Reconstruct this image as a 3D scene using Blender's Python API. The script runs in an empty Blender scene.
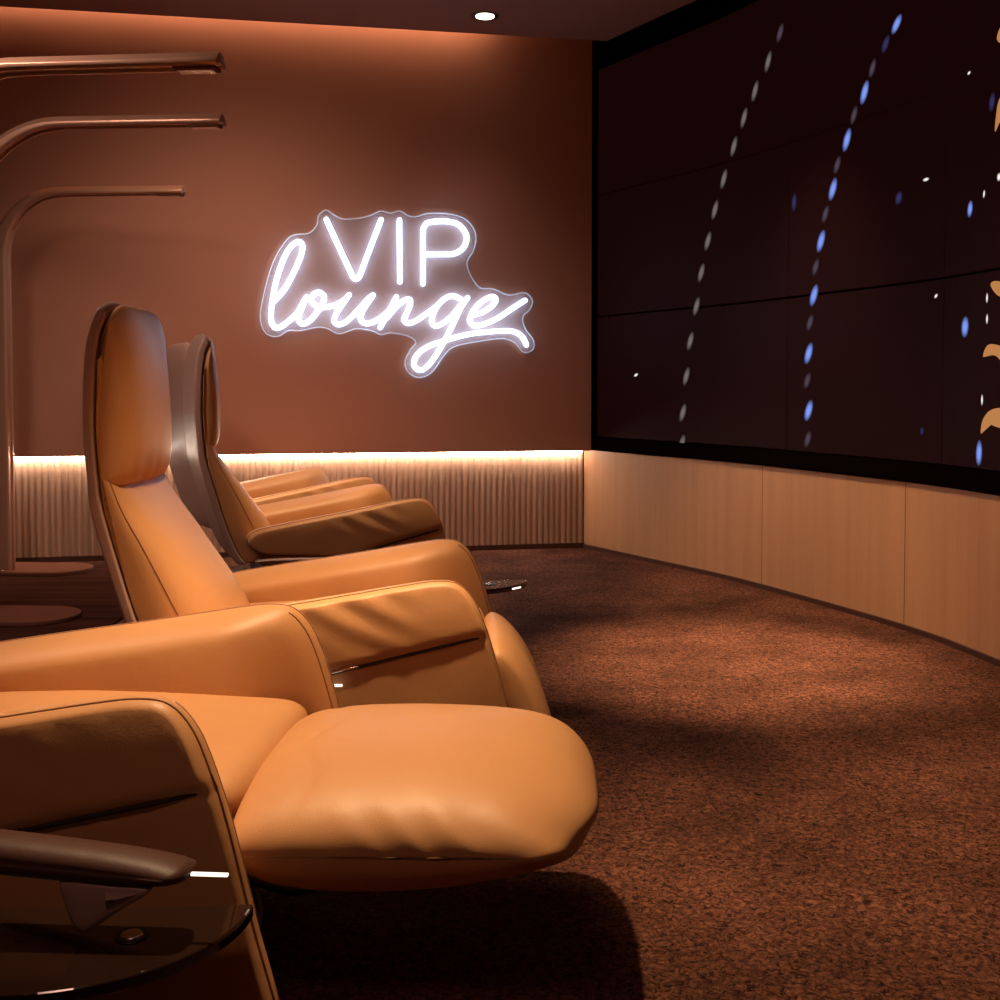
import bpy, bmesh, math, random
from mathutils import Vector, Matrix, noise
from mathutils.geometry import tessellate_polygon, delaunay_2d_cdt
random.seed(4)
S = bpy.context.scene
COL = S.collection
PI = math.pi

# ---------------------------------------------------------------- materials
def new_mat(name):
    m = bpy.data.materials.new(name); m.use_nodes = True
    nt = m.node_tree
    return m, nt, nt.nodes['Principled BSDF']

def nd(nt, t, **kw):
    n = nt.nodes.new(t)
    for k, v in kw.items():
        if k in n.inputs: n.inputs[k].default_value = v
        else: setattr(n, k, v)
    return n

def plain(name, col, rough=.5, metal=0., spec=.5, coat=0., bump=0., bscale=200., var=0., vscale=8., emit=None, estr=0., sheen=0.):
    m, nt, b = new_mat(name)
    b.inputs['Base Color'].default_value = (*col, 1)
    b.inputs['Roughness'].default_value = rough
    b.inputs['Metallic'].default_value = metal
    b.inputs['Specular IOR Level'].default_value = spec
    b.inputs['Coat Weight'].default_value = coat
    b.inputs['Coat Roughness'].default_value = .08
    if sheen:
        b.inputs['Sheen Weight'].default_value = sheen
        b.inputs['Sheen Roughness'].default_value = .5
    if emit:
        b.inputs['Emission Color'].default_value = (*emit, 1)
        b.inputs['Emission Strength'].default_value = estr
    tc = nd(nt, 'ShaderNodeTexCoord')
    if var:
        n = nd(nt, 'ShaderNodeTexNoise', Scale=vscale, Detail=4.)
        nt.links.new(tc.outputs['Object'], n.inputs['Vector'])
        r = nd(nt, 'ShaderNodeMapRange'); r.inputs['To Min'].default_value = 1-var; r.inputs['To Max'].default_value = 1+var
        nt.links.new(n.outputs['Fac'], r.inputs['Value'])
        h = nd(nt, 'ShaderNodeHueSaturation'); h.inputs['Color'].default_value = (*col, 1)
        nt.links.new(r.outputs['Result'], h.inputs['Value'])
        nt.links.new(h.outputs['Color'], b.inputs['Base Color'])
    if bump:
        n = nd(nt, 'ShaderNodeTexNoise', Scale=bscale, Detail=3.)
        nt.links.new(tc.outputs['Object'], n.inputs['Vector'])
        bp = nd(nt, 'ShaderNodeBump', Strength=bump, Distance=.002)
        nt.links.new(n.outputs['Fac'], bp.inputs['Height'])
        nt.links.new(bp.outputs['Normal'], b.inputs['Normal'])
    return m

def emitter(name, col, strength):
    m = bpy.data.materials.new(name); m.use_nodes = True
    nt = m.node_tree; nt.nodes.clear()
    e = nd(nt, 'ShaderNodeEmission'); e.inputs['Color'].default_value = (*col, 1); e.inputs['Strength'].default_value = strength
    o = nd(nt, 'ShaderNodeOutputMaterial'); nt.links.new(e.outputs[0], o.inputs[0])
    return m

def wood(name, c1, c2, rough=.5, sx=18., sz=.6, axis='z', spec=.3):
    m, nt, b = new_mat(name)
    tc = nd(nt, 'ShaderNodeTexCoord'); mp = nd(nt, 'ShaderNodeMapping')
    mp.inputs['Scale'].default_value = (sx, sx, sz) if axis == 'z' else (sz, sx, sx)
    nt.links.new(tc.outputs['Object'], mp.inputs['Vector'])
    n = nd(nt, 'ShaderNodeTexNoise', Scale=1., Detail=6., Roughness=.6)
    nt.links.new(mp.outputs['Vector'], n.inputs['Vector'])
    cr = nd(nt, 'ShaderNodeValToRGB')
    cr.color_ramp.elements[0].position = .3; cr.color_ramp.elements[1].position = .7
    cr.color_ramp.elements[0].color = (*c1, 1); cr.color_ramp.elements[1].color = (*c2, 1)
    nt.links.new(n.outputs['Fac'], cr.inputs['Fac']); nt.links.new(cr.outputs['Color'], b.inputs['Base Color'])
    b.inputs['Roughness'].default_value = rough; b.inputs['Specular IOR Level'].default_value = spec
    return m

def leather_mat(name, col, rough=.45):
    m, nt, b = new_mat(name)
    tc = nd(nt, 'ShaderNodeTexCoord')
    n = nd(nt, 'ShaderNodeTexNoise', Scale=5., Detail=5.)
    nt.links.new(tc.outputs['Object'], n.inputs['Vector'])
    r = nd(nt, 'ShaderNodeMapRange'); r.inputs['To Min'].default_value = .9; r.inputs['To Max'].default_value = 1.08
    nt.links.new(n.outputs['Fac'], r.inputs['Value'])
    h = nd(nt, 'ShaderNodeHueSaturation'); h.inputs['Color'].default_value = (*col, 1)
    nt.links.new(r.outputs['Result'], h.inputs['Value']); nt.links.new(h.outputs['Color'], b.inputs['Base Color'])
    v = nd(nt, 'ShaderNodeTexVoronoi', Scale=420.)
    nt.links.new(tc.outputs['Object'], v.inputs['Vector'])
    n2 = nd(nt, 'ShaderNodeTexNoise', Scale=28., Detail=3.)
    nt.links.new(tc.outputs['Object'], n2.inputs['Vector'])
    b1 = nd(nt, 'ShaderNodeBump', Strength=.12, Distance=.001)
    nt.links.new(v.outputs['Distance'], b1.inputs['Height'])
    b2 = nd(nt, 'ShaderNodeBump', Strength=.12, Distance=.006)
    nt.links.new(n2.outputs['Fac'], b2.inputs['Height']); nt.links.new(b1.outputs['Normal'], b2.inputs['Normal'])
    nt.links.new(b2.outputs['Normal'], b.inputs['Normal'])
    b.inputs['Roughness'].default_value = rough
    b.inputs['Specular IOR Level'].default_value = .35
    return m

def carpet_mat():
    m, nt, b = new_mat('carpet_pile')
    tc = nd(nt, 'ShaderNodeTexCoord')
    n1 = nd(nt, 'ShaderNodeTexNoise', Scale=75., Detail=5., Roughness=.7)
    n1.inputs['Distortion'].default_value = 1.2
    n2 = nd(nt, 'ShaderNodeTexNoise', Scale=2.6, Detail=4., Roughness=.6)
    for n in (n1, n2): nt.links.new(tc.outputs['Object'], n.inputs['Vector'])
    cr = nd(nt, 'ShaderNodeValToRGB')
    cr.color_ramp.elements[0].position = .38; cr.color_ramp.elements[1].position = .63
    cr.color_ramp.elements[0].color = (.026, .009, .0065, 1); cr.color_ramp.elements[1].color = (.255, .098, .060, 1)
    nt.links.new(n1.outputs['Fac'], cr.inputs['Fac'])
    r = nd(nt, 'ShaderNodeMapRange'); r.inputs['From Min'].default_value = .35; r.inputs['From Max'].default_value = .65
    r.inputs['To Min'].default_value = .62; r.inputs['To Max'].default_value = 1.3
    nt.links.new(n2.outputs['Fac'], r.inputs['Value'])
    h = nd(nt, 'ShaderNodeHueSaturation')
    nt.links.new(cr.outputs['Color'], h.inputs['Color']); nt.links.new(r.outputs['Result'], h.inputs['Value'])
    nt.links.new(h.outputs['Color'], b.inputs['Base Color'])
    bp = nd(nt, 'ShaderNodeBump', Strength=.9, Distance=.02)
    nt.links.new(n1.outputs['Fac'], bp.inputs['Height']); nt.links.new(bp.outputs['Normal'], b.inputs['Normal'])
    b.inputs['Roughness'].default_value = .95; b.inputs['Specular IOR Level'].default_value = .1
    return m

M = {}
M['leather'] = leather_mat('tan_leather', (.56, .275, .12), .46)
M['shell'] = leather_mat('mauve_brown_leather', (.42, .26, .215), .42)
M['dark_leather'] = leather_mat('dark_brown_leather', (.075, .03, .022), .5)
M['piping'] = plain('brown_piping', (.36, .165, .08), .5)
M['dark'] = plain('black_metal', (.012, .009, .008), .35, spec=.5)
M['steel'] = plain('brushed_steel', (.75, .68, .6), .22, metal=1.)
M['chrome'] = plain('chrome', (.95, .9, .85), .12, metal=1.)
M['zip'] = plain('zip_tape', (.03, .015, .01), .6)
M['bronze'] = plain('bronze_metal', (.50, .27, .18), .36, metal=.45)
M['bronze_flat'] = plain('bronze_lacquer', (.15, .058, .038), .7, metal=0., spec=.0)
M['gloss'] = plain('dark_lacquer', (.02, .009, .006), .08, spec=.6, coat=.6)
M['wall'] = plain('terracotta_paint', (.42, .195, .135), .75, spec=.15, var=.03, vscale=1.5)
M['ceil'] = plain('brown_ceiling_paint', (.30, .14, .095), .85, spec=.1)
M['veneer'] = wood('light_wood_veneer', (.46, .235, .12), (.56, .295, .155), .55, sx=14., sz=.5)
M['flute'] = wood('fluted_wood', (.37, .225, .155), (.50, .31, .22), .5, sx=24., sz=.05)
M['skirt'] = plain('dark_skirting', (.06, .02, .012), .5)
M['darkwood'] = wood('dark_wood_floor', (.03, .011, .008), (.065, .024, .016), 1., spec=0., sx=16., sz=.8, axis='x')
M['carpet'] = carpet_mat()
M['screen'] = plain('dark_display_glass', (.006, .002, .002), .5, spec=.02, emit=(1., .17, .16), estr=.007)
M['bezel'] = plain('black_bezel', (.004, .002, .002), .7, spec=.0)
M['neon'] = emitter('white_neon_tube', (.52, .72, 1.), 6.5)
M['led'] = emitter('warm_led_strip', (1., .86, .68), 58.)
M['cove'] = emitter('amber_cove_strip', (1., .62, .36), 24.)
M['tip'] = emitter('glint_glow', (1., .88, .72), 1.6)  # glow stands in for light glinting off chrome tips and a table edge
M['lamp'] = emitter('downlight_lens', (1., .86, .68), 6.)
def glow(name, col, strength):
    m = bpy.data.materials.new(name); m.use_nodes = True
    nt = m.node_tree; nt.nodes.clear()
    e = nd(nt, 'ShaderNodeEmission'); e.inputs['Color'].default_value = (*col, 1); e.inputs['Strength'].default_value = strength
    a = nd(nt, 'ShaderNodeAttribute'); a.attribute_name = 'glow'
    t = nd(nt, 'ShaderNodeBsdfTransparent'); x = nd(nt, 'ShaderNodeMixShader')
    o = nd(nt, 'ShaderNodeOutputMaterial')
    nt.links.new(a.outputs['Fac'], x.inputs[0]); nt.links.new(t.outputs[0], x.inputs[1]); nt.links.new(e.outputs[0], x.inputs[2])
    nt.links.new(x.outputs[0], o.inputs[0])
    return m
M['dot_white'] = glow('display_white_light', (.50, .42, .40), .34)
M['dot_blue'] = glow('display_blue_light', (.24, .36, 1.), .95)
M['dot_dim'] = glow('display_dim_light', (.22, .16, .22), .35)
M['dot_haze'] = glow('display_violet_light', (.10, .09, .30), .35)
M['dot_fig'] = emitter('display_amber_glow', (1., .42, .14), .5)
M['dot_star'] = glow('display_star', (1., .92, .85), 1.1)

def acrylic():
    m = bpy.data.materials.new('clear_acrylic'); m.use_nodes = True
    nt = m.node_tree; nt.nodes.clear()
    t = nd(nt, 'ShaderNodeBsdfTransparent'); t.inputs[0].default_value = (.97, .97, .98, 1)
    d = nd(nt, 'ShaderNodeBsdfDiffuse'); d.inputs[0].default_value = (.8, .8, .85, 1)
    g = nd(nt, 'ShaderNodeBsdfGlossy'); g.inputs['Roughness'].default_value = .05
    m1 = nd(nt, 'ShaderNodeMixShader'); m1.inputs[0].default_value = .10
    m2 = nd(nt, 'ShaderNodeMixShader'); m2.inputs[0].default_value = .015
    o = nd(nt, 'ShaderNodeOutputMaterial')
    nt.links.new(t.outputs[0], m1.inputs[1]); nt.links.new(d.outputs[0], m1.inputs[2])
    nt.links.new(m1.outputs[0], m2.inputs[1]); nt.links.new(g.outputs[0], m2.inputs[2])
    nt.links.new(m2.outputs[0], o.inputs[0])
    return m
M['acrylic'] = acrylic()
M['acrylic_edge'] = plain('acrylic_edge', (.80, .80, .86), .3)

# ---------------------------------------------------------------- object helpers
def link_mesh(name, verts, faces, mat, parent=None, smooth=True, merge=0.):
    me = bpy.data.meshes.new(name)
    bm = bmesh.new()
    vs = [bm.verts.new(v) for v in verts]
    for f in faces:
        if len(set(f)) < 3: continue
        try: bm.faces.new([vs[i] for i in f])
        except ValueError: pass
    if merge: bmesh.ops.remove_doubles(bm, verts=bm.verts, dist=merge)
    bmesh.ops.recalc_face_normals(bm, faces=bm.faces)
    for f in bm.faces: f.smooth = smooth
    bm.to_mesh(me); bm.free()
    me.materials.append(mat)
    o = bpy.data.objects.new(name, me); COL.objects.link(o)
    if parent: o.parent = parent
    return o

def bevel(o, w, seg=3):
    md = o.modifiers.new('bevel', 'BEVEL'); md.width = w; md.segments = seg; md.limit_method = 'ANGLE'
    md.angle_limit = math.radians(40)
    return o

def box(name, c, size, mat, parent=None, bev=0., rz=0.):
    x, y, z = (s/2 for s in size)
    R = Matrix.Rotation(rz, 3, 'Z')
    v = [Vector(c) + R @ Vector((sx*x, sy*y, sz*z)) for sx in (-1, 1) for sy in (-1, 1) for sz in (-1, 1)]
    f = [(0,1,3,2), (4,6,7,5), (0,4,5,1), (2,3,7,6), (0,2,6,4), (1,5,7,3)]
    o = link_mesh(name, v, f, mat, parent, smooth=False)
    if bev: bevel(o, bev)
    return o

def catmull(pts, closed=False, sub=8):
    n = len(pts); out = []
    P = [Vector(p) for p in pts]
    rng = range(n) if closed else range(n-1)
    for i in rng:
        if closed: p0, p1, p2, p3 = P[i-1], P[i], P[(i+1) % n], P[(i+2) % n]
        else: p0, p1, p2, p3 = P[max(i-1, 0)], P[i], P[i+1], P[min(i+2, n-1)]
        for k in range(sub):
            t = k/sub
            out.append(.5*((2*p1) + (p2-p0)*t + (2*p0-5*p1+4*p2-p3)*t*t + (3*p1-p0-3*p2+p3)*t**3))
    if not closed: out.append(P[-1])
    return out

def resample(pts, n, closed=True):
    P = list(pts) + ([pts[0]] if closed else [])
    L = [0.]
    for a, b in zip(P, P[1:]): L.append(L[-1] + (b-a).length)
    out = []; j = 0
    m = n if closed else n-1
    for i in range(n):
        t = L[-1]*i/m
        while j < len(L)-2 and L[j+1] < t: j += 1
        d = L[j+1]-L[j]
        out.append(P[j].lerp(P[j+1], (t-L[j])/d if d > 1e-9 else 0.))
    return out

def tube(name, path, r, mat, parent=None, seg=8, closed=False, caps=True):
    P = [Vector(p) for p in path]
    V = []; F = []
    n = len(P)
    t0 = (P[1]-P[0]).normalized()
    ref = Vector((0, 0, 1)) if abs(t0.z) < .9 else Vector((1, 0, 0))
    u = t0.cross(ref).normalized()
    for i in range(n):
        if closed: t = (P[(i+1) % n]-P[i-1]).normalized()
        else: t = (P[min(i+1, n-1)]-P[max(i-1, 0)]).normalized()
        u = (u - t*u.dot(t)).normalized(); w = t.cross(u)
        for k in range(seg):
            a = 2*PI*k/seg
            V.append(P[i] + r*(math.cos(a)*u + math.sin(a)*w))
    rings = n if closed else n-1
    for i in range(rings):
        for k in range(seg):
            F.append((i*seg+k, i*seg+(k+1) % seg, ((i+1) % n)*seg+(k+1) % seg, ((i+1) % n)*seg+k))
    if not closed and caps:
        for end, sgn in ((0, -1), (n-1, 1)):
            t = (P[1]-P[0]).normalized()*-1 if end == 0 else (P[-1]-P[-2]).normalized()
            c = len(V); V.append(P[end] + t*r*.9)
            m0 = len(V)
            base = [V[end*seg+k] for k in range(seg)]
            for k in range(seg): V.append(P[end] + (base[k]-P[end])*.72 + t*r*.62)
            for k in range(seg):
                F.append((end*seg+k, end*seg+(k+1) % seg, m0+(k+1) % seg, m0+k))
                F.append((m0+k, m0+(k+1) % seg, c))
    return link_mesh(name, V, F, mat, parent)

def lathe(name, prof, mat, parent=None, c=(0, 0, 0), seg=48):
    V = []; F = []
    for r, z in prof:
        for k in range(seg):
            a = 2*PI*k/seg; V.append((c[0]+r*math.cos(a), c[1]+r*math.sin(a), c[2]+z))
    for i in range(len(prof)-1):
        for k in range(seg):
            F.append((i*seg+k, i*seg+(k+1) % seg, (i+1)*seg+(k+1) % seg, (i+1)*seg+k))
    if prof[0][0] > 1e-6: F.append(tuple(range(seg))[::-1])
    if prof[-1][0] > 1e-6: F.append(tuple((len(prof)-1)*seg+k for k in range(seg)))
    return bevel(link_mesh(name, V, F, mat, parent, merge=1e-6, smooth=True), .0015, 2)

class Puff:
    """a cushion: a side outline (x,z) swept across y and drawn in to its spine at both ends"""
    def __init__(s, outline, y0, y1, n=5., N=110, ny=34, sub=10, wrinkle=None, fold=None, square=None, spine=None):
        pts = [Vector((p[0], p[1])) for p in outline]
        s.ring = resample(catmull(pts, True, sub), N)
        s.N, s.ny, s.n, s.y0, s.y1 = N, ny, n, y0, y1
        c = sum(s.ring, Vector((0, 0)))/N
        sxx = sum((p.x-c.x)**2 for p in s.ring); szz = sum((p.y-c.y)**2 for p in s.ring); sxz = sum((p.x-c.x)*(p.y-c.y) for p in s.ring)
        a = .5*math.atan2(2*sxz, sxx-szz); ax = Vector((math.cos(a), math.sin(a))); pe = Vector((-ax.y, ax.x))
        us = [(p-c).dot(ax) for p in s.ring]; vs = [(p-c).dot(pe) for p in s.ring]
        T = max(vs)-min(vs); lo, hi = min(us)+T*.5, max(us)-T*.5
        if lo > hi: lo = hi = (lo+hi)/2
        s.spine = []
        for i in range(N):
            u = lo + (hi-lo)*(us[i]-min(us))/(max(us)-min(us))
            s.spine.append(c + ax*u)
        if spine: s.spine = [spine(p) for p in s.ring]
        s.wrinkle = wrinkle; s.fold = fold; s.square = square
    def k(s, t): return 1-(max(0., 1-abs(t)**s.n))**(1/s.n)
    def at(s, i, t, push=0.):
        i %= s.N
        p = s.ring[i].lerp(s.spine[i], s.k(t))
        if s.square:
            a, b = s.square; w = max(0., min(1., (s.ring[i].x-a)/(b-a))); w = w*w*(3-2*w)
            p.x = s.ring[i].x + (p.x-s.ring[i].x)*(.1+.9*w)
        d = (s.ring[i]-s.spine[i]).normalized()
        e = push
        if s.wrinkle: e += s.wrinkle(p.x, s.yy(t), p.y, i/s.N, t)
        p = p + d*e*(1-.6*s.k(t))
        q = Vector((p.x, s.yy(t), p.y))
        if push: q.y += push*(1 if t > 0 else -1)*s.k(t)*1.6
        return s.fold(q) if s.fold else q
    def yy(s, t): return (s.y0+s.y1)/2 + t*(s.y1-s.y0)/2
    def build(s, name, mat, parent):
        V = []; F = []
        T = [-math.cos(PI*j/s.ny) for j in range(s.ny+1)]
        for t in T:
            for i in range(s.N): V.append(s.at(i, t))
        for j in range(s.ny):
            for i in range(s.N):
                F.append((j*s.N+i, j*s.N+(i+1) % s.N, (j+1)*s.N+(i+1) % s.N, (j+1)*s.N+i))
        F.append(tuple(range(s.N))); F.append(tuple(s.ny*s.N+i for i in range(s.N)))
        return link_mesh(name, V, F, mat, parent, merge=2e-4)
    def seam(s, t, r, mat, parent, name='piping', i0=0, i1=None, push=.001):
        i1 = s.N if i1 is None else i1
        closed = (i1-i0) >= s.N
        return tube(name, [s.at(i, t, push) for i in range(i0, i1)], r, mat, parent, seg=6, closed=closed)

class Slab:
    """a flat upholstered body: a side outline (x,z) with a thickness in y, rolled edges of radius r and softly filled faces"""
    def __init__(s, outline, y0, y1, r, inner, N=220, sub=8, wr=None, ro=.013, yo=.022, post=None, g=.011):
        s.ring = resample(catmull([Vector(p) for p in outline], True, sub), N); s.N = N
        area = sum(a.x*b.y-b.x*a.y for a, b in zip(s.ring, s.ring[1:]+s.ring[:1]))
        sg = 1 if area > 0 else -1
        s.inn = []
        for i in range(N):
            t = (s.ring[(i+1) % N]-s.ring[i-1]).normalized(); s.inn.append(Vector((-t.y, t.x))*sg)
        for _ in range(3): s.inn = [(s.inn[i-1]+s.inn[i]*2+s.inn[(i+1) % N]).normalized() for i in range(N)]
        s.r, s.y0, s.y1, s.wr, s.inner, s.ro, s.yo, s.post, s.g = r, y0, y1, wr, inner, ro, yo, post, g
    def rr(s, side): return s.r if side == s.inner else s.ro
    def roll(s, i, phi, side, push=0.):
        # phi 0: on the rim, phi 90: on the flat face
        i %= s.N
        e = s.rr(side)*(1-math.cos(phi)) - push*math.cos(phi)
        p = s.ring[i] + s.inn[i]*e
        y = (.075 if side == s.inner else s.yo)*(1-math.sin(phi)) - push*math.sin(phi)
        y = s.y1-y if side > 0 else s.y0+y
        return s.bend(Vector((p.x, y, p.y)), side, math.sin(phi))
    def bend(s, q, side, amt):
        if s.wr and side != s.inner: q.y += side*s.wr(q.x, q.z)*amt
        if side == s.inner:        # the inner face leans out towards the seat
            d = max(0., .54-q.z); t = max(0., min(1., (q.x-.18)/.22)); t = t*t*(3-2*t)
            q.y += side*(.062*(1-math.exp(-d/.085))*(1-.6*t) - .062*t + .003*noise.noise(q*7))*amt
        return s.post(q) if s.post else q
    def build(s, name, mat, parent):
        V = []; F = []
        st = [(PI/2*k/8, -1) for k in range(8, -1, -1)] + ([('m', k/16) for k in range(1, 16)] if s.post else []) + [(PI/2*k/8, 1) for k in range(0 if s.post else 1, 9)]
        ya, yb = s.y0+s.yo, s.y1-s.yo
        for v, side in st:
            for i in range(s.N):
                if v == 'm': V.append(s.post(Vector((s.ring[i].x, ya+(yb-ya)*side, s.ring[i].y))))
                else: V.append(s.roll(i, v, side))
        for j in range(len(st)-1):
            for i in range(s.N): F.append((j*s.N+i, j*s.N+(i+1) % s.N, (j+1)*s.N+(i+1) % s.N, (j+1)*s.N+i))
        # both flat faces: the inset outline filled with an even mesh of points
        for side in (-1, 1):
            R_ = [s.ring[i] + s.inn[i]*s.rr(side) for i in range(s.N)]
            g = s.g; pts = list(R_)
            x0, x1 = min(p.x for p in R_), max(p.x for p in R_); z0, z1 = min(p.y for p in R_), max(p.y for p in R_)
            nz = int((z1-z0)/g)+1
            for a in range(int((x1-x0)/g)+1):
                for b in range(nz):
                    q = Vector((x0+g*(a+.5*(b % 2)), z0+g*b)); odd = False; close = False
                    for e, f in zip(R_, R_[1:]+R_[:1]):
                        if (e.y > q.y) != (f.y > q.y) and q.x < (f.x-e.x)*(q.y-e.y)/(f.y-e.y)+e.x: odd = not odd
                        if (e-q).length < g*.6: close = True; break
                    if odd and not close: pts.append(q)
            cv, _, cf, ov, _, _ = delaunay_2d_cdt(pts, [(i, (i+1) % s.N) for i in range(s.N)], [], 1, 1e-6)
            base = len(V)
            for p in cv: V.append(s.bend(Vector((p.x, s.y1 if side > 0 else s.y0, p.y)), side, 1.))
            for f in cf: F.append(tuple(base+q for q in f))
        return link_mesh(name, V, F, mat, parent, merge=3e-4)
    def welt(s, phi, side, r, mat, parent, i0=0, i1=None):
        i1 = s.N if i1 is None else i1
        return tube('piping', [s.roll(i, phi, side, .0008) for i in range(i0, i1)], r, mat, parent, seg=6, closed=(i1-i0 >= s.N))

def empty(name, loc, rz, label, cat, group=None):
    o = bpy.data.objects.new(name, None); COL.objects.link(o)
    o.location = loc; o.rotation_euler = (0, 0, rz); o.empty_display_size = .1
    return tag(o, label, cat, group)
def tag(o, label, cat, group=None):
    o['label'] = label; o['category'] = cat
    if group: o['group'] = group
    return o
def struct(o):
    o['kind'] = 'structure'; return o
def copy_tree(o, parent=None):
    c = o.copy(); COL.objects.link(c)
    if parent: c.parent = parent
    for ch in list(o.children): copy_tree(ch, c)
    return c

# ---------------------------------------------------------------- camera
F_PX = 1100.; PITCH = math.radians(2.0); HOR = 386.
axis_v = HOR + F_PX*math.tan(PITCH)
cam = bpy.data.cameras.new('camera'); co = bpy.data.objects.new('camera', cam); COL.objects.link(co)
cam.sensor_width = 36.; cam.lens = 36.*F_PX/1000.; cam.shift_y = (axis_v-500.)/1000.
cam.clip_start = .02
co.location = (0, 0, 1.); co.rotation_euler = (PI/2-PITCH, 0, 0)
S.camera = co
EYE = Vector((0, 0, 1.))
def ray(u, v):
    x = (u-500.)/F_PX; y = -(v-axis_v)/F_PX
    return Vector((x, math.cos(PITCH)+y*math.sin(PITCH), -math.sin(PITCH)+y*math.cos(PITCH)))

# ---------------------------------------------------------------- room
CH = 3.045
WAIN = .602
A = Vector((.520, 6.80)); U = Vector((3.348, .62)).normalized(); NRM = Vector((U.y, -U.x))   # back wall: along U, facing NRM
def bw(s, off, z): p = A + U*s + NRM*off; return Vector((p.x, p.y, z))
LEN = 4.9
def slab(name, pts, z0, z1, mat):
    n = len(pts)
    V = [(p[0], p[1], z0) for p in pts] + [(p[0], p[1], z1) for p in pts]
    F = [tuple(range(n))[::-1], tuple(range(n, 2*n))] + [(i, (i+1) % n, n+(i+1) % n, n+i) for i in range(n)]
    return struct(link_mesh(name, V, F, mat, smooth=False))

curve_pts = [(.520, 6.80), (.855, 6.22), (1.181, 5.66), (1.454, 5.03), (1.690, 4.40), (1.785, 3.92), (1.87, 3.3), (1.93, 2.5), (1.90, 1.5), (1.80, .3), (1.62, -1.0), (1.45, -2.0)]
CURVE = resample(catmull([Vector((x, y)) for x, y in curve_pts], False, 12), 120, closed=False)
def nrm2(i):
    a, b = CURVE[max(i-1, 0)], CURVE[min(i+1, len(CURVE)-1)]
    t = (b-a).normalized(); return Vector((t.y, -t.x))       # towards the room
def wall_strip(name, z0, z1, off_front, off_back, mat, i0=0, i1=None, smooth=True):
    i1 = len(CURVE)-1 if i1 is None else i1
    V = []; F = []
    for i in range(i0, i1+1):
        p = CURVE[i]; n = nrm2(i)
        for o, z in ((off_front, z0), (off_front, z1), (off_back, z1), (off_back, z0)):
            q = p + n*o; V.append((q.x, q.y, z))
    m = i1-i0+1
    for j in range(m-1):
        for k in range(4): F.append((j*4+k, j*4+(k+1) % 4, (j+1)*4+(k+1) % 4, (j+1)*4+k))
    F.append((0, 1, 2, 3)); F.append(((m-1)*4, (m-1)*4+1, (m-1)*4+2, (m-1)*4+3))
    o = link_mesh(name, V, F, mat, smooth=False)
    return o
# orientation of the room-side normal: must point to -x
if nrm2(20).x > 0:
    _old = nrm2
    def nrm2(i): return -_old(i)

LB = bw(-LEN, 0, 0)
floor_outline = [(LB.x, LB.y), (A.x, A.y)] + [(p.x, p.y) for p in CURVE[1:]] + [(LB.x, -2.0)]
slab('floor', floor_outline, -.1, 0., M['carpet'])
slab('wall_left', [(LB.x-.1, LB.y+.2), (LB.x, LB.y+.2), (LB.x, -2.1), (LB.x-.1, -2.1)], 0, CH+.5, M['wall'])
slab('wall_front', [(LB.x, -2.1), (1.6, -2.1), (1.6, -2.0), (LB.x, -2.0)], 0, CH+.3, M['wall'])
# back wall: fluted wainscot set back under a plain painted panel
V = []; F = []
pitch = .036; nfl = int(LEN/pitch); seg = 6
row = []
for j in range(nfl):
    s0 = -LEN + j*pitch
    for k in range(seg):
        a = PI*k/(seg-1)
        row.append((s0 + pitch*(.1+.8*(.5-.5*math.cos(a))), .011*math.sin(a)))
for s, o in row: V.append(bw(s, o, 0)); V.append(bw(s, o, WAIN+.03))
for i in range(len(row)-1): F.append((2*i, 2*i+1, 2*i+3, 2*i+2))
b0 = len(V)
V += [bw(-LEN, -.02, 0), bw(-LEN, -.02, WAIN+.03), bw(0, -.02, WAIN+.03), bw(0, -.02, 0)]
F.append((b0, b0+1, b0+2, b0+3))
struct(link_mesh('wall_back_wainscot', V, F, M['flute'], smooth=False))
def bwbox(name, s0, s1, o0, o1, z0, z1, mat):
    V = [bw(s, o, z) for s in (s0, s1) for o in (o0, o1) for z in (z0, z1)]
    F = [(0,1,3,2), (4,6,7,5), (0,4,5,1), (2,3,7,6), (0,2,6,4), (1,5,7,3)]
    return link_mesh(name, V, F, mat, smooth=False)
UP = .055
struct(bwbox('wall_back', -LEN, .03, -.12, UP, WAIN, CH+.42, M['wall']))
struct(bwbox('baseboard_back', -LEN, 0, .0, .018, 0, .03, M['skirt']))
# curved right wall
struct(wall_strip('wall_right', 0., WAIN+.004, -.012, -.12, M['bezel']))
for n_, (a_, b_) in enumerate(((0, 18), (18, 36), (36, 53), (53, 71), (71, 89), (89, 107), (107, 119))):
    struct(wall_strip('wall_right_veneer', 0., WAIN+.004, .0, -.02, M['veneer'], a_, b_))
struct(wall_strip('baseboard_right', 0., .022, .012, .0, M['skirt']))
struct(wall_strip('wall_right_backing', WAIN+.004, CH+.42, -.05, -.12, M['bezel']))
# ceiling with a light slot along the back wall
slot = .13
c0 = bw(-LEN, UP+slot, 0); c1 = bw(.0, UP+slot, 0)
i_first = next(i for i, p in enumerate(CURVE) if (p-A).dot(NRM) > UP+slot)
ceil_outline = [(c0.x, c0.y), (CURVE[i_first].x, CURVE[i_first].y)] + [(p.x, p.y) for p in CURVE[i_first+1:]] + [(LB.x, -2.0)]
slab('ceiling', ceil_outline, CH, CH+.10, M['ceil'])
struct(bwbox('ceiling_cove', -LEN, .1, -.1, UP+slot+.15, CH+.42, CH+.47, M['ceil']))
struct(bwbox('ceiling_cove_back', -LEN, .1, UP+slot+.10, UP+slot+.15, CH+.10, CH+.42, M['ceil']))
# dark wood strip of floor behind the seats
fw = [(-2.95, 1.0), (-1.62, 1.0), (-1.62, 5.5), (-1.8, 6.28), (-2.95, 6.08)]
slab('floor_walkway', fw, .0, .006, M['darkwood'])

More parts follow.
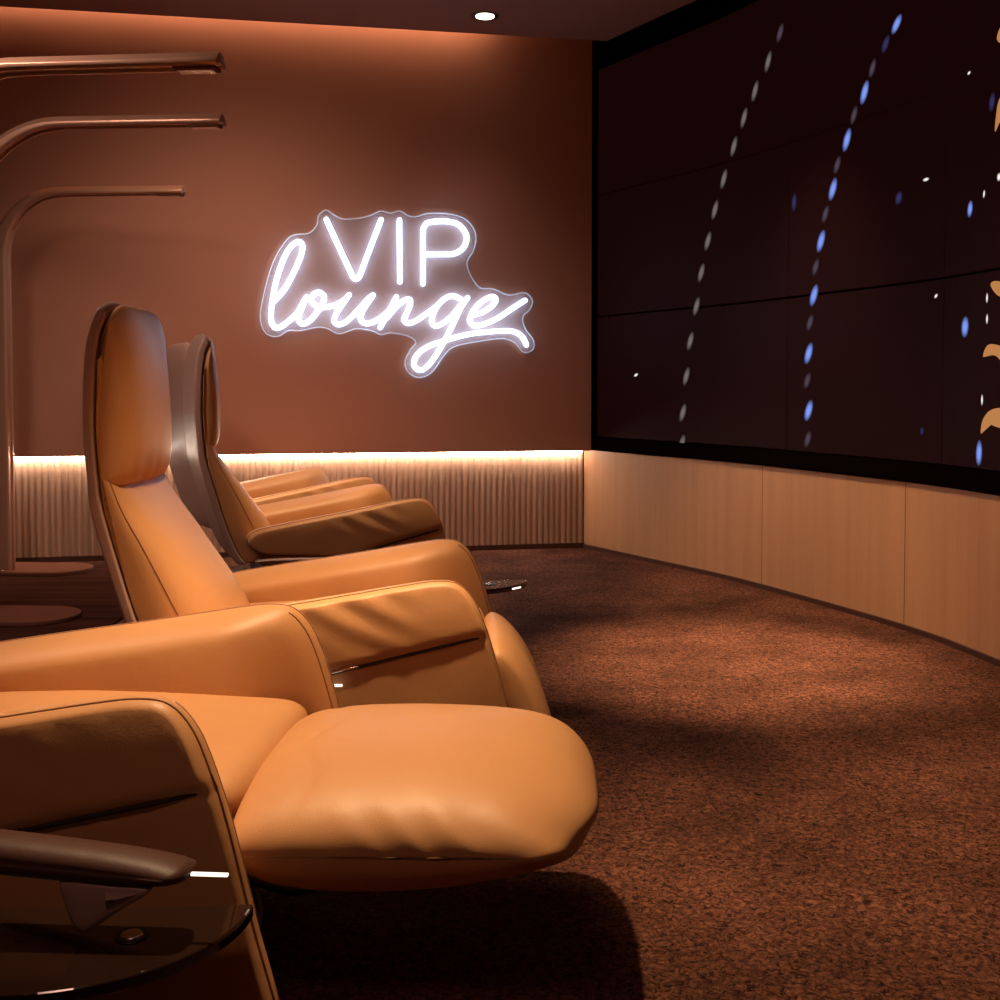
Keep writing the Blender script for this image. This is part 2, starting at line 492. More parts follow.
tag(bwbox('light_strip', -LEN, -.02, .024, .036, WAIN-.012, WAIN-.001, M['led']), 'warm white light strip glowing along the top of the fluted wall base', 'light strip')
tag(bwbox('cove_light', -LEN, -.65, UP+slot+.02, UP+slot+.07, CH+.102, CH+.125, M['cove']), 'amber cove light strip hidden in the ceiling slot above the back wall', 'light strip')

# ---------------------------------------------------------------- video wall
def groove(name, u):
    fi, _ = wall_hit(u, 540)
    V = [wall_pt(fi+d, z, o) for d in (-.016, .016) for o in (-.004, .0008) for z in (.024, WAIN+.003)]
    struct(link_mesh(name, V, [(0,1,3,2), (4,6,7,5), (0,4,5,1), (2,3,7,6), (0,2,6,4), (1,5,7,3)], M['skirt'], smooth=False))
def wall_hit(u, v, off=0.):
    d = ray(u, v)
    best = None
    for i in range(len(CURVE)-1):
        p = CURVE[i] + nrm2(i)*off; q = CURVE[i+1] + nrm2(i+1)*off
        e = q-p
        den = d.x*e.y - d.y*e.x
        if abs(den) < 1e-9: continue
        t = (p.x*e.y - p.y*e.x)/den
        w = (p.x*d.y - p.y*d.x)/den
        if t > 0 and -1e-6 <= w <= 1+1e-6 and (best is None or t < best[0]):
            best = (t, i+w)
    t, fi = best
    return fi, 1.+d.z*t
def wall_pt(fi, z, off):
    i = int(fi); w = fi-i; j = min(i+1, len(CURVE)-1)
    p = CURVE[i].lerp(CURVE[j], w); n = nrm2(i).lerp(nrm2(j), w).normalized()
    q = p + n*off; return Vector((q.x, q.y, z))
groove('trim_1', 905); groove('trim_2', 762)
vw = empty('video_wall', (CURVE[40].x, CURVE[40].y, WAIN+.03), 0, 'dark curved video wall of joined panels above the pale wood base', 'video wall')
def vchild(o):
    o.parent = vw; o.matrix_parent_inverse = Matrix.Translation(-Vector(vw.location)); return o
ZB = [.69, 1.42, 2.15, 2.90]
i_a = 1.0
seams = [wall_hit(597.5, 300)[0], wall_hit(788, 300)[0], wall_hit(944, 300)[0]]
step = seams[2]-seams[1]
while seams[-1] + step < 108: seams.append(seams[-1]+step)
def screen_panel(f0, f1, z0, z1):
    n = 12; V = []; F = []
    g = .034; gz = .006
    for k in range(n+1):
        f = f0+g + (f1-f0-2*g)*k/n
        for off, z in ((.0, z0+gz), (.0, z1-gz), (-.04, z1-gz), (-.04, z0+gz)): V.append(wall_pt(f, z, off))
    for k in range(n):
        for q in range(4): F.append((k*4+q, k*4+(q+1) % 4, (k+1)*4+(q+1) % 4, (k+1)*4+q))
    F.append((0, 1, 2, 3)); F.append((n*4, n*4+1, n*4+2, n*4+3))
    return vchild(link_mesh('screen_panel', V, F, M['screen'], smooth=False))
for a, b in zip(seams[:-1], seams[1:]):
    for z0, z1 in zip(ZB, ZB[1:]): screen_panel(a, b, z0, z1)
def bezel(name, z0, z1, off):
    V = []; F = []; n = 60; f0, f1 = seams[0]-.05, seams[-1]
    for k in range(n+1):
        f = f0+(f1-f0)*k/n
        for o, z in ((off, z0), (off, z1), (-.045, z1), (-.045, z0)): V.append(wall_pt(f, z, o))
    for k in range(n):
        for q in range(4): F.append((k*4+q, k*4+(q+1) % 4, (k+1)*4+(q+1) % 4, (k+1)*4+q))
    F.append((0, 1, 2, 3)); F.append((n*4, n*4+1, n*4+2, n*4+3))
    return vchild(link_mesh(name, V, F, M['bezel'], smooth=False))
bezel('bottom_bezel', WAIN+.006, ZB[0], .008)
bezel('top_bezel', ZB[-1], CH-.01, -.01)
bezel('backing', ZB[0], ZB[-1], -.030)
def dots(name, items, mat):
    V = []; F = []; G = []
    for u, v, w, h, tilt in items:
        fi, z = wall_hit(u, v, .003)
        d = (wall_pt(fi, z, .003)-EYE).length
        hh = h/F_PX*d*.5
        fu = abs(wall_hit(u+w*.5, v, .003)[0]-fi)
        b = len(V); n = 14
        for q in (0., .45, 1.15):
            for k in range(n if q else 1):
                a = 2*PI*k/n
                ca, sa = q*math.cos(a), q*math.sin(a)
                V.append(wall_pt(min(max(fi + fu*(ca + tilt*sa), 0), 118.9), z+hh*sa, .003)); G.append((1., .9, 0.)[(0., .45, 1.15).index(q)])
        for k in range(n):
            F.append((b, b+1+k, b+1+(k+1) % n)); F.append((b+1+k, b+1+n+k, b+1+n+(k+1) % n, b+1+(k+1) % n))
    o = link_mesh(name, V, F, mat, smooth=False)
    at = o.data.attributes.new('glow', 'FLOAT', 'POINT')
    for i, g in enumerate(G): at.data[i].value = g
    return vchild(o)
c3 = lambda x, y: (560+x*.44, y*.44)
c4 = lambda x, y: (560+x*.44, 250+y*.44)
s1 = [c3(*p) for p in ((473,140),(443,207),(418,268),(395,333),(372,407),(352,477),(336,548),(321,620))] + [c4(*p) for p in ((310,128),(296,207),(287,287),(279,370),(277,440))]
dots('displayed_string_lights', [(u, v, 5.5, 17, .7) for u, v in s1], M['dot_white'])
s2 = [c3(*p) for p in ((692,210),(652,318),(620,430),(593,548))] + [c4(*p) for p in ((577,103),(565,235),(565,365))]
dots('displayed_blue_lights', [(u, v, 7, 19, .6) for u, v in s2] + [(c3(765,55)[0], c3(765,55)[1], 8, 14, .7), (970, 209, 5, 14, .2), (965, 327, 7, 18, .1), (979, 453, 6, 22, .1)], M['dot_blue'])
s3 = [c3(*p) for p in ((668,262),(630,375),(603,487),(581,607),(710,155),(500,75))] + [c4(*p) for p in ((568,165),(562,297),(563,430))]
dots('displayed_dim_lights', [(u, v, 6, 15, .6) for u, v in s3], M['dot_dim'])
dots('displayed_violet_haze', [(*c3(532,460), 5, 16, .2), (*c3(770,450), 7, 12, .2), (*c3(740,100), 7, 14, .6), (922, 431, 3, 8, .1), (992, 102, 6, 16, .2)], M['dot_haze'])
dots('displayed_sparkles', [(926, 179.5, 6, 3.2, 0), (636, 375, 3.5, 3.5, .6), (936, 296, 3, 4, .5), (987, 298, 2, 9, .1), (987, 319, 2, 9, .1), (982, 400, 2, 10, 0), (984, 194, 2, 7, .3), (969, 73, 3, 3, .2), (999, 177, 4, 7, 0)], M['dot_star'])
def display_shape(name, poly, mat):
    P = resample(catmull([Vector((x, y)) for x, y in poly], True, 6), 48)
    V = []
    for p in P:
        fi, z = wall_hit(p.x, p.y, .003); V.append(wall_pt(fi, z, .003))
    c = sum(V, Vector())/len(V)
    n = len(V)
    return vchild(link_mesh(name, V + [c], [(i, (i+1) % n, n) for i in range(n)], mat, smooth=False))
for poly in ([(1000, 28), (1006, 25), (1012, 34), (1006, 44), (997, 40)],
             [(999, 100), (1008, 88), (1010, 110), (1000, 122), (995, 132), (996, 116)],
             [(990.5, 284), (997, 281), (1012, 286), (1014, 300), (1003, 298), (995, 293)],
             [(983, 357), (986, 347), (992, 344), (1004, 347), (1016, 352), (1014, 362), (1002, 361), (996, 356), (989, 355)],
             [(981, 434), (982, 422), (988, 412), (998, 408), (1012, 410), (1014, 424), (1002, 428), (994, 426), (987, 424)]):
    display_shape('displayed_dancer', poly, M['dot_fig'])

# ---------------------------------------------------------------- neon sign on the back wall
SIGN_OFF = UP+.045
def sign_pt(u, v, off=SIGN_OFF):
    d = ray(u, v); p = A + NRM*off
    t = (p.dot(NRM))/(d.x*NRM.x + d.y*NRM.y)
    return EYE + d*t
cA = lambda x, y: (255+x*.15, 200+y*.15)
cB = lambda x, y: (390+x*.15, 240+y*.15)
cC = lambda x, y: (310+x*.18, 200+y*.18)
cD = lambda x, y: (240+x/3.125, 190+y/3.125)
strokes = {
 'letter_v': [[cC(*p) for p in ((90,107),(160,259),(228,405),(240,432),(256,441),(271,430),(282,405),(338,257),(395,108))]],
 'letter_i': [[cC(*p) for p in ((497,110),(498,280),(500,456))]],
 'letter_p': [[cC(*p) for p in ((628,466),(628,330),(628,185),(635,147),(665,123),(760,119),(822,135),(862,178),(870,222),(850,268),(800,298),(720,302),(640,302))]],
 'letter_l': [[cA(*p) for p in ((130,672),(200,590),(260,480),(303,380),(318,315),(303,282),(268,285),(215,345),(165,460),(130,590),(110,720),(107,800),(128,846),(165,850),(215,815),(278,757),(318,690),(345,645))]],
 'letter_o': [[cA(*p) for p in ((345,645),(305,735),(290,795),(318,826),(368,802),(418,742),(453,685),(460,642),(428,616),(390,630),(376,668),(402,702),(460,715),(540,698),(598,665),(628,632))]],
 'letter_u': [[cA(*p) for p in ((628,632),(572,710),(532,780),(532,815),(566,830),(622,800),(700,720),(752,662),(788,634))], [cA(*p) for p in ((788,634),(722,730),(704,790),(738,824),(800,808),(855,772),(900,730))]],
 'letter_n': [[cA(*p) for p in ((943,646),(890,748),(834,852))], [cB(*p) for p in ((-20,520),(20,470),(68,420),(110,396),(136,403),(130,445),(105,500),(95,532),(115,554),(160,545),(228,502),(290,455))]],
 'letter_g': [[cB(*p) for p in ((470,394),(432,375),(382,381),(322,430),(285,500),(280,548),(308,574),(360,550),(420,500),(466,440))], [cB(*p) for p in ((518,384),(472,450),(430,540),(380,640),(330,730),(270,820),(212,868),(170,852),(160,810),(190,755),(260,707),(350,674),(450,646),(560,622),(680,610),(780,605),(840,616),(886,650),(910,702))]],
 'letter_e': [[cB(*p) for p in ((552,503),(620,480),(680,440),(706,402),(692,379),(652,385),(590,430),(546,490),(534,540),(565,570),(630,560),(720,520),(800,467),(860,427),(902,402))]],
}
sign = empty('neon_sign', sign_pt(400, 330), 0, 'white glowing neon sign reading VIP lounge on clear acrylic on the brown wall', 'neon sign')
def schild(o):
    o.parent = sign; o.matrix_parent_inverse = Matrix.Translation(-Vector(sign.location)); return o
for nm, ss in strokes.items():
    # each letter is one mesh
    objs = []
    for st in ss:
        pts = [sign_pt(u, v) for u, v in st]
        path = resample(catmull(pts, False, 8), max(16, len(pts)*7), closed=False)
        objs.append(tube(nm, path, .0145, M['neon'], None, seg=10))
    if len(objs) > 1:
        bm = bmesh.new()
        for o in objs: bm.from_mesh(o.data)
        bm.to_mesh(objs[0].data); bm.free()
        for o in objs[1:]: bpy.data.objects.remove(o)
    schild(objs[0])
ol = [cD(*p) for p in ((268,62),(290,75),(320,90),(370,88),(410,78),(440,65),(470,72),(500,65),(525,80),(550,83),(590,72),(660,75),(710,95),(738,140),(730,190),(710,225),(720,265),(750,305),(790,308),(840,328),(890,320),(915,345),(905,375),(885,395),(890,430),(918,470),(915,500),(885,508),(860,480),(820,465),(740,475),(670,490),(640,515),(600,570),(560,587),(525,570),(515,535),(535,495),(550,475),(520,455),(470,447),(440,453),(410,440),(360,435),(310,450),(270,432),(240,430),(190,440),(150,440),(120,458),(85,452),(66,420),(65,370),(85,280),(110,210),(150,150),(180,138),(215,135),(240,110),(245,80))]
PB = SIGN_OFF-.022
ring = resample(catmull([sign_pt(u, v, PB) for u, v in ol], True, 6), 240)
n = len(ring); back = [p - Vector((NRM.x, NRM.y, 0))*.006 for p in ring]
bm = bmesh.new()
fv = [bm.verts.new(p) for p in ring]; bv = [bm.verts.new(p) for p in back]
flat = [Vector((p.x*U.x + p.y*U.y, p.z, 0)) for p in ring]
for tri in tessellate_polygon([flat]):
    bm.faces.new([fv[i] for i in tri]); bm.faces.new([bv[i] for i in tri[::-1]])
for i in range(n): bm.faces.new((fv[i], bv[i], bv[(i+1) % n], fv[(i+1) % n]))
bmesh.ops.recalc_face_normals(bm, faces=bm.faces)
me = bpy.data.meshes.new('acrylic_plate'); bm.to_mesh(me); bm.free(); me.materials.append(M['acrylic'])
pl = bpy.data.objects.new('acrylic_plate', me); COL.objects.link(pl); schild(pl)
schild(tube('acrylic_rim', ring, .0042, M['acrylic_edge'], None, seg=6, closed=True))
for u, v in ((272, 330), (326, 216), (470, 236), (525, 345), (420, 372)):
    p = sign_pt(u, v, PB-.006); q = sign_pt(u, v, UP)
    q = p - Vector((NRM.x, NRM.y, 0))*(PB-.006-UP+.002)
    schild(tube('standoff', [p, q], .006, M['chrome'], None, seg=10))

# ---------------------------------------------------------------- recliners
def wr_soft(amp, sc, seed):
    def f(x, y, z, u, t): return amp*(noise.noise(Vector((x*sc+seed, y*sc, z*sc))) )
    return f

ARM = [(-.405,.392),(-.375,.433),(-.26,.457),(0,.497),(.2,.530),(.275,.539),(.322,.533),(.356,.502),(.382,.450),(.412,.355),(.450,.20),(.485,.075),(.483,.052),(.470,.045),(.25,.045),(.11,.045),(.075,.06),(.03,.15),(-.02,.27),(-.06,.312),(-.14,.325),(-.25,.333),(-.36,.348)]
BACK = [(-.550,.77),(-.538,.69),(-.475,.47),(-.43,.35),(-.40,.30),(-.30,.30),(-.25,.37),(-.285,.45),(-.375,.58),(-.468,.70),(-.51,.765),(-.530,.785)]
HEAD = [(-.550,.765),(-.558,.90),(-.552,1.08),(-.540,1.17),(-.526,1.205),(-.508,1.19),(-.490,1.12),(-.476,1.0),(-.470,.90),(-.470,.82),(-.488,.762),(-.525,.745)]
SHELL = [(-.567,.68),(-.578,.78),(-.588,.90),(-.582,1.08),(-.566,1.17),(-.545,1.212),(-.528,1.19),(-.542,1.15),(-.554,1.06),(-.560,.90),(-.552,.77),(-.539,.69),(-.477,.47),(-.43,.345),(-.40,.295),(-.43,.295),(-.46,.345),(-.505,.47)]
SEAT = [(-.33,.30),(-.33,.365),(-.20,.390),(.1,.390),(.32,.385),(.385,.365),(.392,.32),(.36,.26),(.1,.24),(-.25,.25)]
LEG = [(0.385,0.310),(0.395,0.365),(0.497,0.392),(0.692,0.400),(0.828,0.388),(0.906,0.362),(0.950,0.320),(0.956,0.285),(0.935,0.255),(0.867,0.225),(0.731,0.190),(0.595,0.172),(0.468,0.180),(0.400,0.225)]
LEG_FOLD = [(0.378,0.308),(0.408,0.358),(0.453,0.343),(0.503,0.288),(0.543,0.208),(0.570,0.118),(0.566,0.068),(0.533,0.048),(0.478,0.068),(0.438,0.158),(0.398,0.258)]

def arm_wr(seed, sgn, amp=1.):
    def f(x, z):
        # line of the zip: the pad swells above it, the panel lies flat below
        zl = .327 + .235*(x-.02)
        a = .0022*noise.noise(Vector((x*8+seed, seed, z*8)))
        h = z-zl
        w_ = 1/(1+math.exp(-max(-40., min(40., h/.004))))
        up = max(0., min(1., (.545-z)/.15))
        a += w_*.026*up*(2-up) + (1-w_)*.016
        if x > -.05:
            a -= .007*math.exp(-(h/.010)**2)
        g = max(0., 1-abs(x-.14)/.26)*max(0., min(1., h/.03))
        a += .0055*amp*g*math.sin((x*.8+z*1.9)*44 + 3*noise.noise(Vector((x*5, z*5, seed))))*max(0., noise.noise(Vector((x*6+seed, 2, z*5)))+.3)
        return a
    return f
def head_wr(x, y, z, u, t):
    a = .003*noise.noise(Vector((x*8, y*8, z*8)))
    low = max(0., 1-(z-.75)/.16)
    a += .004*low*math.sin(y*70 + x*30 + 2.5*noise.noise(Vector((y*6, z*6, 1))))*(.5+noise.noise(Vector((y*5, z*9, 4))))
    return a
def back_wr(x, y, z, u, t):
    a = .003*noise.noise(Vector((x*7, y*7, z*7+3)))
    a -= .003*math.exp(-((z-.66)/.015)**2)*max(0, noise.noise(Vector((y*5, 2, 1))))
    return a
def leg_wr(x, y, z, u, t):
    a = .0035*noise.noise(Vector((x*5, y*5, z*5+1)))
    # gathers running up from the lower edge seam
    low = math.exp(-((z-.305)/.038)**2)*max(0., min(1., -y/.12))
    a += .009*low*math.sin(x*70 + z*38 + 5.0*noise.noise(Vector((x*6, z*6, 2))))*max(0., .25+1.3*noise.noise(Vector((x*5, 1, z*4))))
    # shallow dimples near the hinge
    a -= .006*math.exp(-((x-.475-.02*math.sin(y*22))/.016)**2)*(.5+noise.noise(Vector((y*9, 3, 1))))
    return a

def lerp_line(z, L):
    for (x0, z0), (x1, z1) in zip(L, L[1:]):
        if z <= z1: return x0+(x1-x0)*max(0., min(1., (z-z0)/(z1-z0)))
    return L[-1][0]
def top_round(q):
    if q.z > 1.0:
        w = max(0., (abs(q.y)-.12)/.13); f = min(1., (q.z-1.)/.2)
        q.z -= .022*w*w*f; q.y *= 1-.02*f*f
    return q
def head_spine(p): return Vector((lerp_line(p.y, [(-.548,.765),(-.556,.90),(-.550,1.08),(-.524,1.205)])+.002, p.y - .055*max(0., (p.y-1.08)/.13)**2 + .02*max(0., (.83-p.y)/.08)**2))
def back_spine(p): return Vector((lerp_line(p.y, [(-.40,.30),(-.43,.35),(-.475,.47),(-.538,.69),(-.546,.77)])+.004, p.y))
def make_chair(name, loc, rz, label, group, folded=True):
    c = empty(name, loc, rz, label, 'armchair', group)
    for sgn in (-1, 1):
        y0, y1 = (sgn*.366, sgn*.270) if sgn < 0 else (.270, .366)
        if y0 > y1: y0, y1 = y1, y0
        sl = Slab(ARM, y0, y1, .046, -sgn, wr=arm_wr(3.1+sgn, sgn, 1. if folded else .2))
        arm = sl.build('armrest', M['leather'], c)
        sl.welt(math.radians(22), sgn, .0017, M['piping'], arm)
        fr = [i for i in range(sl.N) if sl.inn[i].x < -.35 and sl.ring[i].y > .2]
        sl.welt(math.radians(30), -sgn, .0017, M['piping'], arm, min(fr), max(fr)+1)
        # zip between pad and panel on the outer side
        yo = sgn*.384
        zp = [Vector((x, yo-sgn*(.006 if x > .35 else 0), .327 + .235*(x-.02))) for x in (.01,.10,.20,.30,.37)]
        tube('zip', resample(catmull(zp, False, 6), 30, False), .0042, M['zip'], arm, seg=6)
        tube('zip_pull', [Vector((.03, sgn*.387, .332)), Vector((.09, sgn*.387, .346))], .0035, M['chrome'], arm, seg=8)
    pf = Puff(SEAT, -.25, .25, n=6, N=110, ny=30, wrinkle=wr_soft(.004, 6, 2)); pf.build('seat_cushion', M['leather'], c)
    pf = Puff(BACK, -.245, .245, n=3.4, N=130, ny=44, wrinkle=back_wr, spine=back_spine)
    bk = pf.build('backrest', M['leather'], c)
    for t_ in (-.965, .965): pf.seam(t_, .0014, M['piping'], bk, push=.0005)
    pf = Puff(HEAD, -.245, .245, n=2.9, N=130, ny=48, wrinkle=head_wr, spine=head_spine, fold=top_round)
    hd = pf.build('headrest', M['leather'], c)
    Slab(SHELL, -.25, .25, .008, 0, N=200, sub=6, ro=.007, yo=.010, post=top_round, g=.014).build('back_shell', M['shell'], c)
    if folded:
        pf = Puff(LEG_FOLD, -.243, .243, n=4, N=100, ny=32, wrinkle=wr_soft(.006, 8, 5))
    else:
        pf = Puff(LEG, -.31, .30, n=2.3, N=190, ny=64, wrinkle=leg_wr, square=(.45, .95))
    lr = pf.build('leg_rest', M['leather'], c)
    # works under the seat
    box('seat_frame', (0, 0, .225), (.62, .46, .07), M['dark'], c, .01)
    lathe('base', [(.0, .0), (.34, .0), (.345, .006), (.335, .016), (.06, .022), (.0, .024)], M['dark'], c)
    lathe('pedestal', [(.055, .02), (.055, .20), (.08, .215), (.0, .215)], M['steel'], c, seg=24)
    if not folded:
        for s in (-1, 1): tube('leg_rest_strut', [Vector((.2, s*.12, .21)), Vector((.45, s*.12, .15)), Vector((.62, s*.12, .19))], .012, M['dark'], c)
    # release paddle under the outer arm, the glint on its chrome tip painted as a glow
    if folded:
        lv = Puff([(-.37,.325),(-.25,.328),(-.05,.318),(.01,.308),(.02,.300),(.0,.294),(-.1,.296),(-.25,.302),(-.36,.31)], -.405, -.365, n=3, N=80, ny=14).build('release_paddle', M['shell'], c)
        box('paddle_tip_glint', (.03, -.40, .305), (.05, .006, .0055), M['tip'], lv, .001)
    else:
        horn = [(-0.300,0.425),(-0.100,0.417),(0.128,0.404),(0.318,0.386),(0.403,0.370),(0.416,0.356),(0.378,0.344),(0.268,0.346),(0.000,0.364),(-0.200,0.384),(-0.300,0.396)]
        lv = Puff(horn, -.555, -.485, n=2.4, N=100, ny=20).build('release_paddle', M['dark_leather'], c)
        box('paddle_tip_glint', (.440, -.523, .357), (.05, .006, .004), M['tip'], lv, .001)
        tab = [(.25,.354),(.30,.352),(.368,.346),(.335,.320),(.293,.292),(.277,.285),(.263,.297),(.25,.33)]
        Puff(tab, -.552, -.528, n=4, N=60, ny=10, wrinkle=wr_soft(.003, 20, 1)).build('pull_tab', M['shell'], lv)
        tube('paddle_arm', [Vector((-.30, -.375, .33)), Vector((-.33, -.44, .36)), Vector((-.29, -.50, .40))], .012, M['dark'], lv)
    return c

chair_group = 'leather recliners in a row facing the screen'
ch1 = make_chair('recliner', (-.785, 1.98, 0), math.radians(-4), 'nearest tan leather recliner with its leg rest raised out flat', chair_group, folded=False)
ch2 = make_chair('recliner', (-.435, 2.93, 0), math.radians(2), 'tan leather recliner with a tall headrest, leg rest folded, second from the front', chair_group)
def another(loc, rz, label):
    c = copy_tree(ch2); c.location = loc; c.rotation_euler = (0, 0, rz); c['label'] = label; return c
ch3 = another((-.735, 4.74, 0), math.radians(21), 'shaded recliner with mauve-brown back just behind the front headrest, third from the front')
ch4 = another((-1.12, 5.74, 0), math.radians(30), 'farthest recliner, by the fluted wall, seen mostly as two armrests')

# ---------------------------------------------------------------- side tables
def side_table(loc, rz, label, R=.26, D=.22, h=.285, strip=True):
    t = empty('side_table', loc, rz, label, 'table', 'half-round side tables between the recliners')
    # half-round top, straight edge along +y side
    V = []; n = 40
    pts = [(R*math.cos(PI + PI*k/n), D*math.sin(PI + PI*k/n)) for k in range(n+1)]
    V = [(x, y, h-.018) for x, y in pts] + [(x, y, h) for x, y in pts]; m = n+1
    F = [tuple(range(m))[::-1], tuple(range(m, 2*m))] + [(i, (i+1) % m, m+(i+1) % m, m+i) for i in range(m)]
    top = bevel(link_mesh('tabletop', V, F, M['gloss'], t, smooth=False), .004, 3)
    lathe('inlay_ring', [(.022, 0), (.022, .002), (.013, .002), (.013, 0)], M['dark'], top, c=(.115, -.085, h), seg=24)
    lathe('button', [(.0, 0.0005), (.015, .0005), (.014, .004), (.0, .0045)], M['steel'], top, c=(.115, -.085, h), seg=24)
    tube('column', [Vector((-.03, -.09, .02)), Vector((-.03, -.09, h-.018))], .022, M['dark'], t, seg=16)
    lathe('foot', [(0, 0), (.13, 0), (.13, .012), (0, .016)], M['dark'], t, c=(-.03, -.09, 0))
    if strip: box('edge_glint', (R*.80, -D*.60-.002, h-.009), (.045, .004, .006), M['tip'], top, .001, rz=math.radians(42))  # added glowing bar, imitates the highlight on the table rim
    return t
side_table((-.605, 1.505, 0), math.radians(3), 'dark glossy half-round side table beside the nearest recliner', h=.275, strip=False)
side_table((-.16, 4.02, 0), math.radians(6), 'small dark side table between the second and third recliners, tip only showing', R=.26, D=.2, h=.285)

# ---------------------------------------------------------------- arched reading lamps
def lamp(loc, rz, arm, rad, h, label):
    L = empty('floor_lamp', loc, rz, label, 'lamp', 'arched bronze reading lamps behind the seats')
    # base plate: a pill
    bl, bwid = .46, .17
    pts = [(bl-.17*0 + bwid*math.cos(a) - bwid, bwid*math.sin(a)) for a in [(-PI/2)+PI*k/16 for k in range(17)]] + [(-.32 - bwid*math.cos(a), -bwid*math.sin(a)) for a in [(-PI/2)+PI*k/16 for k in range(17)]]
    m = len(pts); z0, z1 = .006, .026
    V = [(x, y+.10, z0) for x, y in pts] + [(x, y+.10, z1) for x, y in pts]
    F = [tuple(range(m))[::-1], tuple(range(m, 2*m))] + [(i, (i+1) % m, m+(i+1) % m, m+i) for i in range(m)]
    bevel(link_mesh('base_plate', V, F, M['bronze_flat'], L, smooth=False), .004, 2)
    # bent bar: a channel section swept up the post, round the bend and out along the arm
    path = [(0, .026, 0.), (0, h-rad, 0.)]
    path = [Vector((0, .026 + (h-rad-.026)*k/10)) for k in range(11)]
    path += [Vector((rad - rad*math.cos(PI/2*k/16), h-rad + rad*math.sin(PI/2*k/16))) for k in range(1, 17)]
    path += [Vector((rad + (arm-rad)*k/10, h)) for k in range(1, 11)]
    V = []; F = []
    for i, p in enumerate(path):
        a = path[max(i-1, 0)]; b = path[min(i+1, len(path)-1)]
        t = (b-a).normalized(); nn = Vector((-t.y, t.x))      # outer side (left of the post, top of the arm)
        f = max(0., min(1., (i-10)/18)); f = f*f*(3-2*f)
        th = .082*(1-f) + .044*f; w = .075*(1-f) + .085*f
        c2 = .026
        sec = [(0, -w/2+c2), (0, w/2-c2), (-c2, w/2), (-th+.008, w/2), (-th, w/2-.008), (-th, w/2-.02), (-th+.010, w/2-.024), (-th+.010, -w/2+.024), (-th, -w/2+.02), (-th, -w/2+.008), (-th+.008, -w/2), (-c2, -w/2)]
        for o, yy in sec:
            q = p + nn*o; V.append((q.x, yy, q.y))
    k = 12
    for i in range(len(path)-1):
        for j in range(k): F.append((i*k+j, i*k+(j+1) % k, (i+1)*k+(j+1) % k, (i+1)*k+j))
    F.append(tuple(range(k))); F.append(tuple((len(path)-1)*k+j for j in range(k)))
    o = link_mesh('bent_post', V, F, M['bronze'], L, smooth=True)
    bevel(o, .002, 2)
    md = o.modifiers.new('es', 'EDGE_SPLIT'); md.split_angle = math.radians(30)
    hd = box('lamp_head', (arm-.075, 0, h-.046), (.13, .06, .010), M['bronze_flat'], L, .002)
    box('lens', (arm-.075, 0, h-.0525), (.11, .04, .004), M['steel'], hd)
    for yy in (-.045, .045): lathe('bolt', [(0, 0), (.008, 0), (.007, .006), (0, .007)], M['chrome'], L, c=(.055, yy, .026), seg=12)
    return L
lamp((-2.66, 5.80, 0), math.radians(-4), 1.03, .36, 2.035, 'arched bronze floor lamp nearest the fluted wall, its whole post in view')
lamp((-2.27, 4.60, 0), math.radians(-4), 1.145, .46, 2.105, 'arched bronze floor lamp, middle one of the three arms at left')
lamp((-1.90, 3.42, 0), math.radians(-5), 1.07, .42, 1.995, 'arched bronze floor lamp with the topmost arm in the photo, nearest the camera')

# ---------------------------------------------------------------- recessed ceiling light
d = ray(485, 16); t = (CH-1.)/d.z; DL = EYE + d*t
dl = empty('downlight', (DL.x, DL.y, CH), 0, 'small round recessed ceiling downlight near the back wall', 'ceiling light')
lathe('trim_ring', [(.052, -.001), (.075, -.004), (.078, -.001), (.078, .0)], M['dark'], dl, seg=32)
lathe('lens', [(0, -.0045), (.052, -.0045), (.052, -.001)], M['lamp'], dl, seg=32)

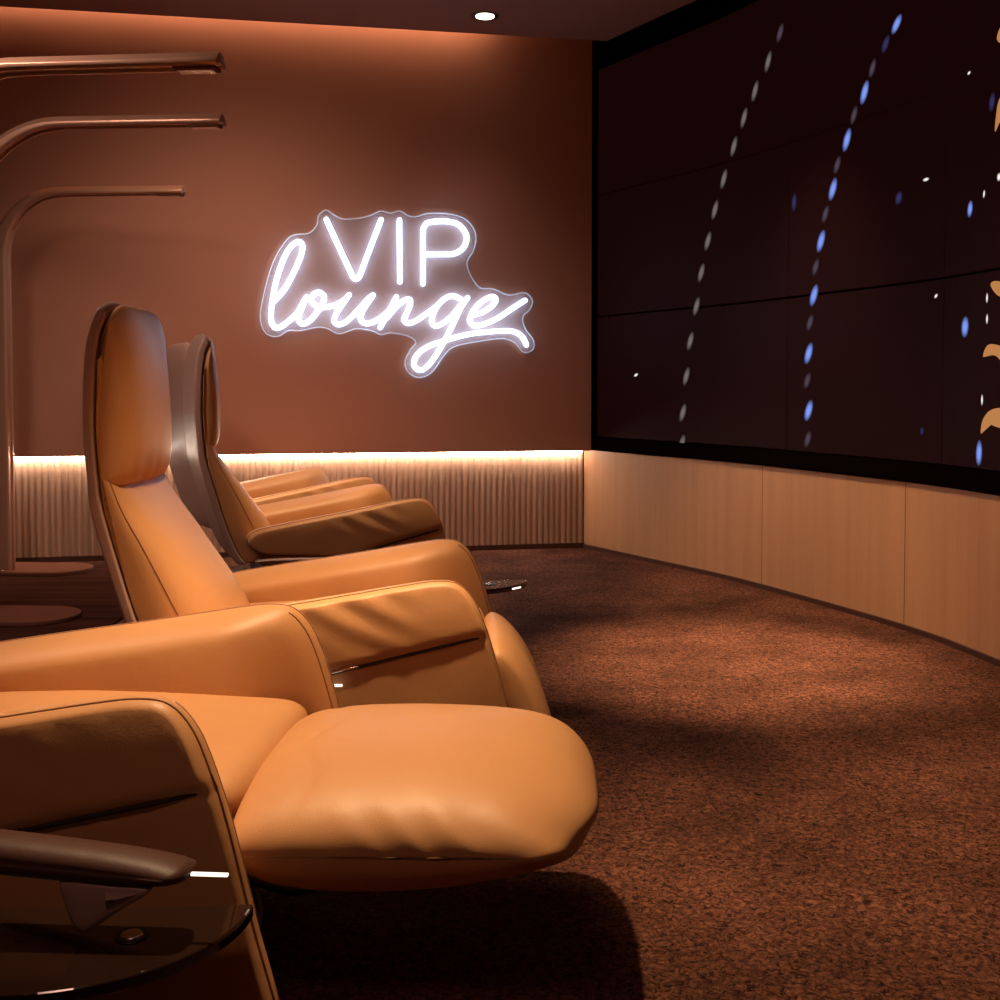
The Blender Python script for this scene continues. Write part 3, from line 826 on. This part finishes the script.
# ---------------------------------------------------------------- lights
def spot(name, loc, target, power, angle, blend, col, r=.05):
    l = bpy.data.lights.new(name, 'SPOT'); l.energy = power; l.spot_size = math.radians(angle); l.spot_blend = blend
    l.color = col; l.shadow_soft_size = r
    o = bpy.data.objects.new(name, l); COL.objects.link(o); o.location = loc
    o.rotation_euler = (Vector(target)-Vector(loc)).to_track_quat('-Z', 'Y').to_euler()
    return o
WARM = (1., .68, .38)
SOFT = (1., .70, .50)
Z = CH-.03
spot('seat_spot', (-.5, 2.12, Z), (-.3, 2.1, .4), 420, 48, .9, WARM)
spot('seat_spot', (-.2, 2.7, Z), (-.5, 2.92, .4), 400, 33, 1., WARM)
spot('seat_spot', (-.5, 4.55, Z), (-.75, 4.9, .5), 300, 36, .8, WARM)
spot('seat_spot', (-1.0, 5.5, Z), (-1.15, 5.75, .5), 200, 34, .8, WARM)
spot('floor_spot', (.85, 4.1, Z), (.85, 3.95, 0), 1150, 33, 1., WARM)
spot('floor_spot', (.95, 2.4, Z), (1.0, 2.35, 0), 380, 34, 1., WARM)
spot('wall_wash', (.75, 4.6, Z), (1.4, 5.1, .3), 340, 50, 1., WARM)
spot('wall_wash', (1.0, 3.2, Z), (1.85, 3.4, .3), 290, 60, 1., WARM)
spot('downlight_spot', (DL.x, DL.y, CH-.01), (DL.x, DL.y, 0), 15, 80, 1., SOFT, .04)
spot('fill_spot', (-1.3, 4.9, Z), (-1.5, 6.4, 1.2), 205, 110, 1., SOFT, .9)  # added soft fill to brighten the back wall, has no fixture
spot('fill_spot', (-2.2, 2.9, Z), (-1.7, 3.8, 1.0), 280, 115, 1., (1., .72, .58), .3)  # added fill from the left for the chair backs and lamp arms
spot('fill_spot', (-.5, .0, Z), (-.25, 1.7, 0), 50, 100, 1., (1., .54, .40), .3)  # added fill from the camera side, lifts the dark outer arms

W = bpy.data.worlds.new('world'); S.world = W; W.use_nodes = True
W.node_tree.nodes['Background'].inputs[0].default_value = (1., .6, .45, 1)
W.node_tree.nodes['Background'].inputs[1].default_value = .03

vs = S.view_settings
S.display_settings.display_device = 'sRGB'
vs.view_transform = 'Standard'; vs.look = 'None'; vs.gamma = 1.; vs.use_curve_mapping = False
vs.exposure = 0.
S.cycles.use_denoising = True
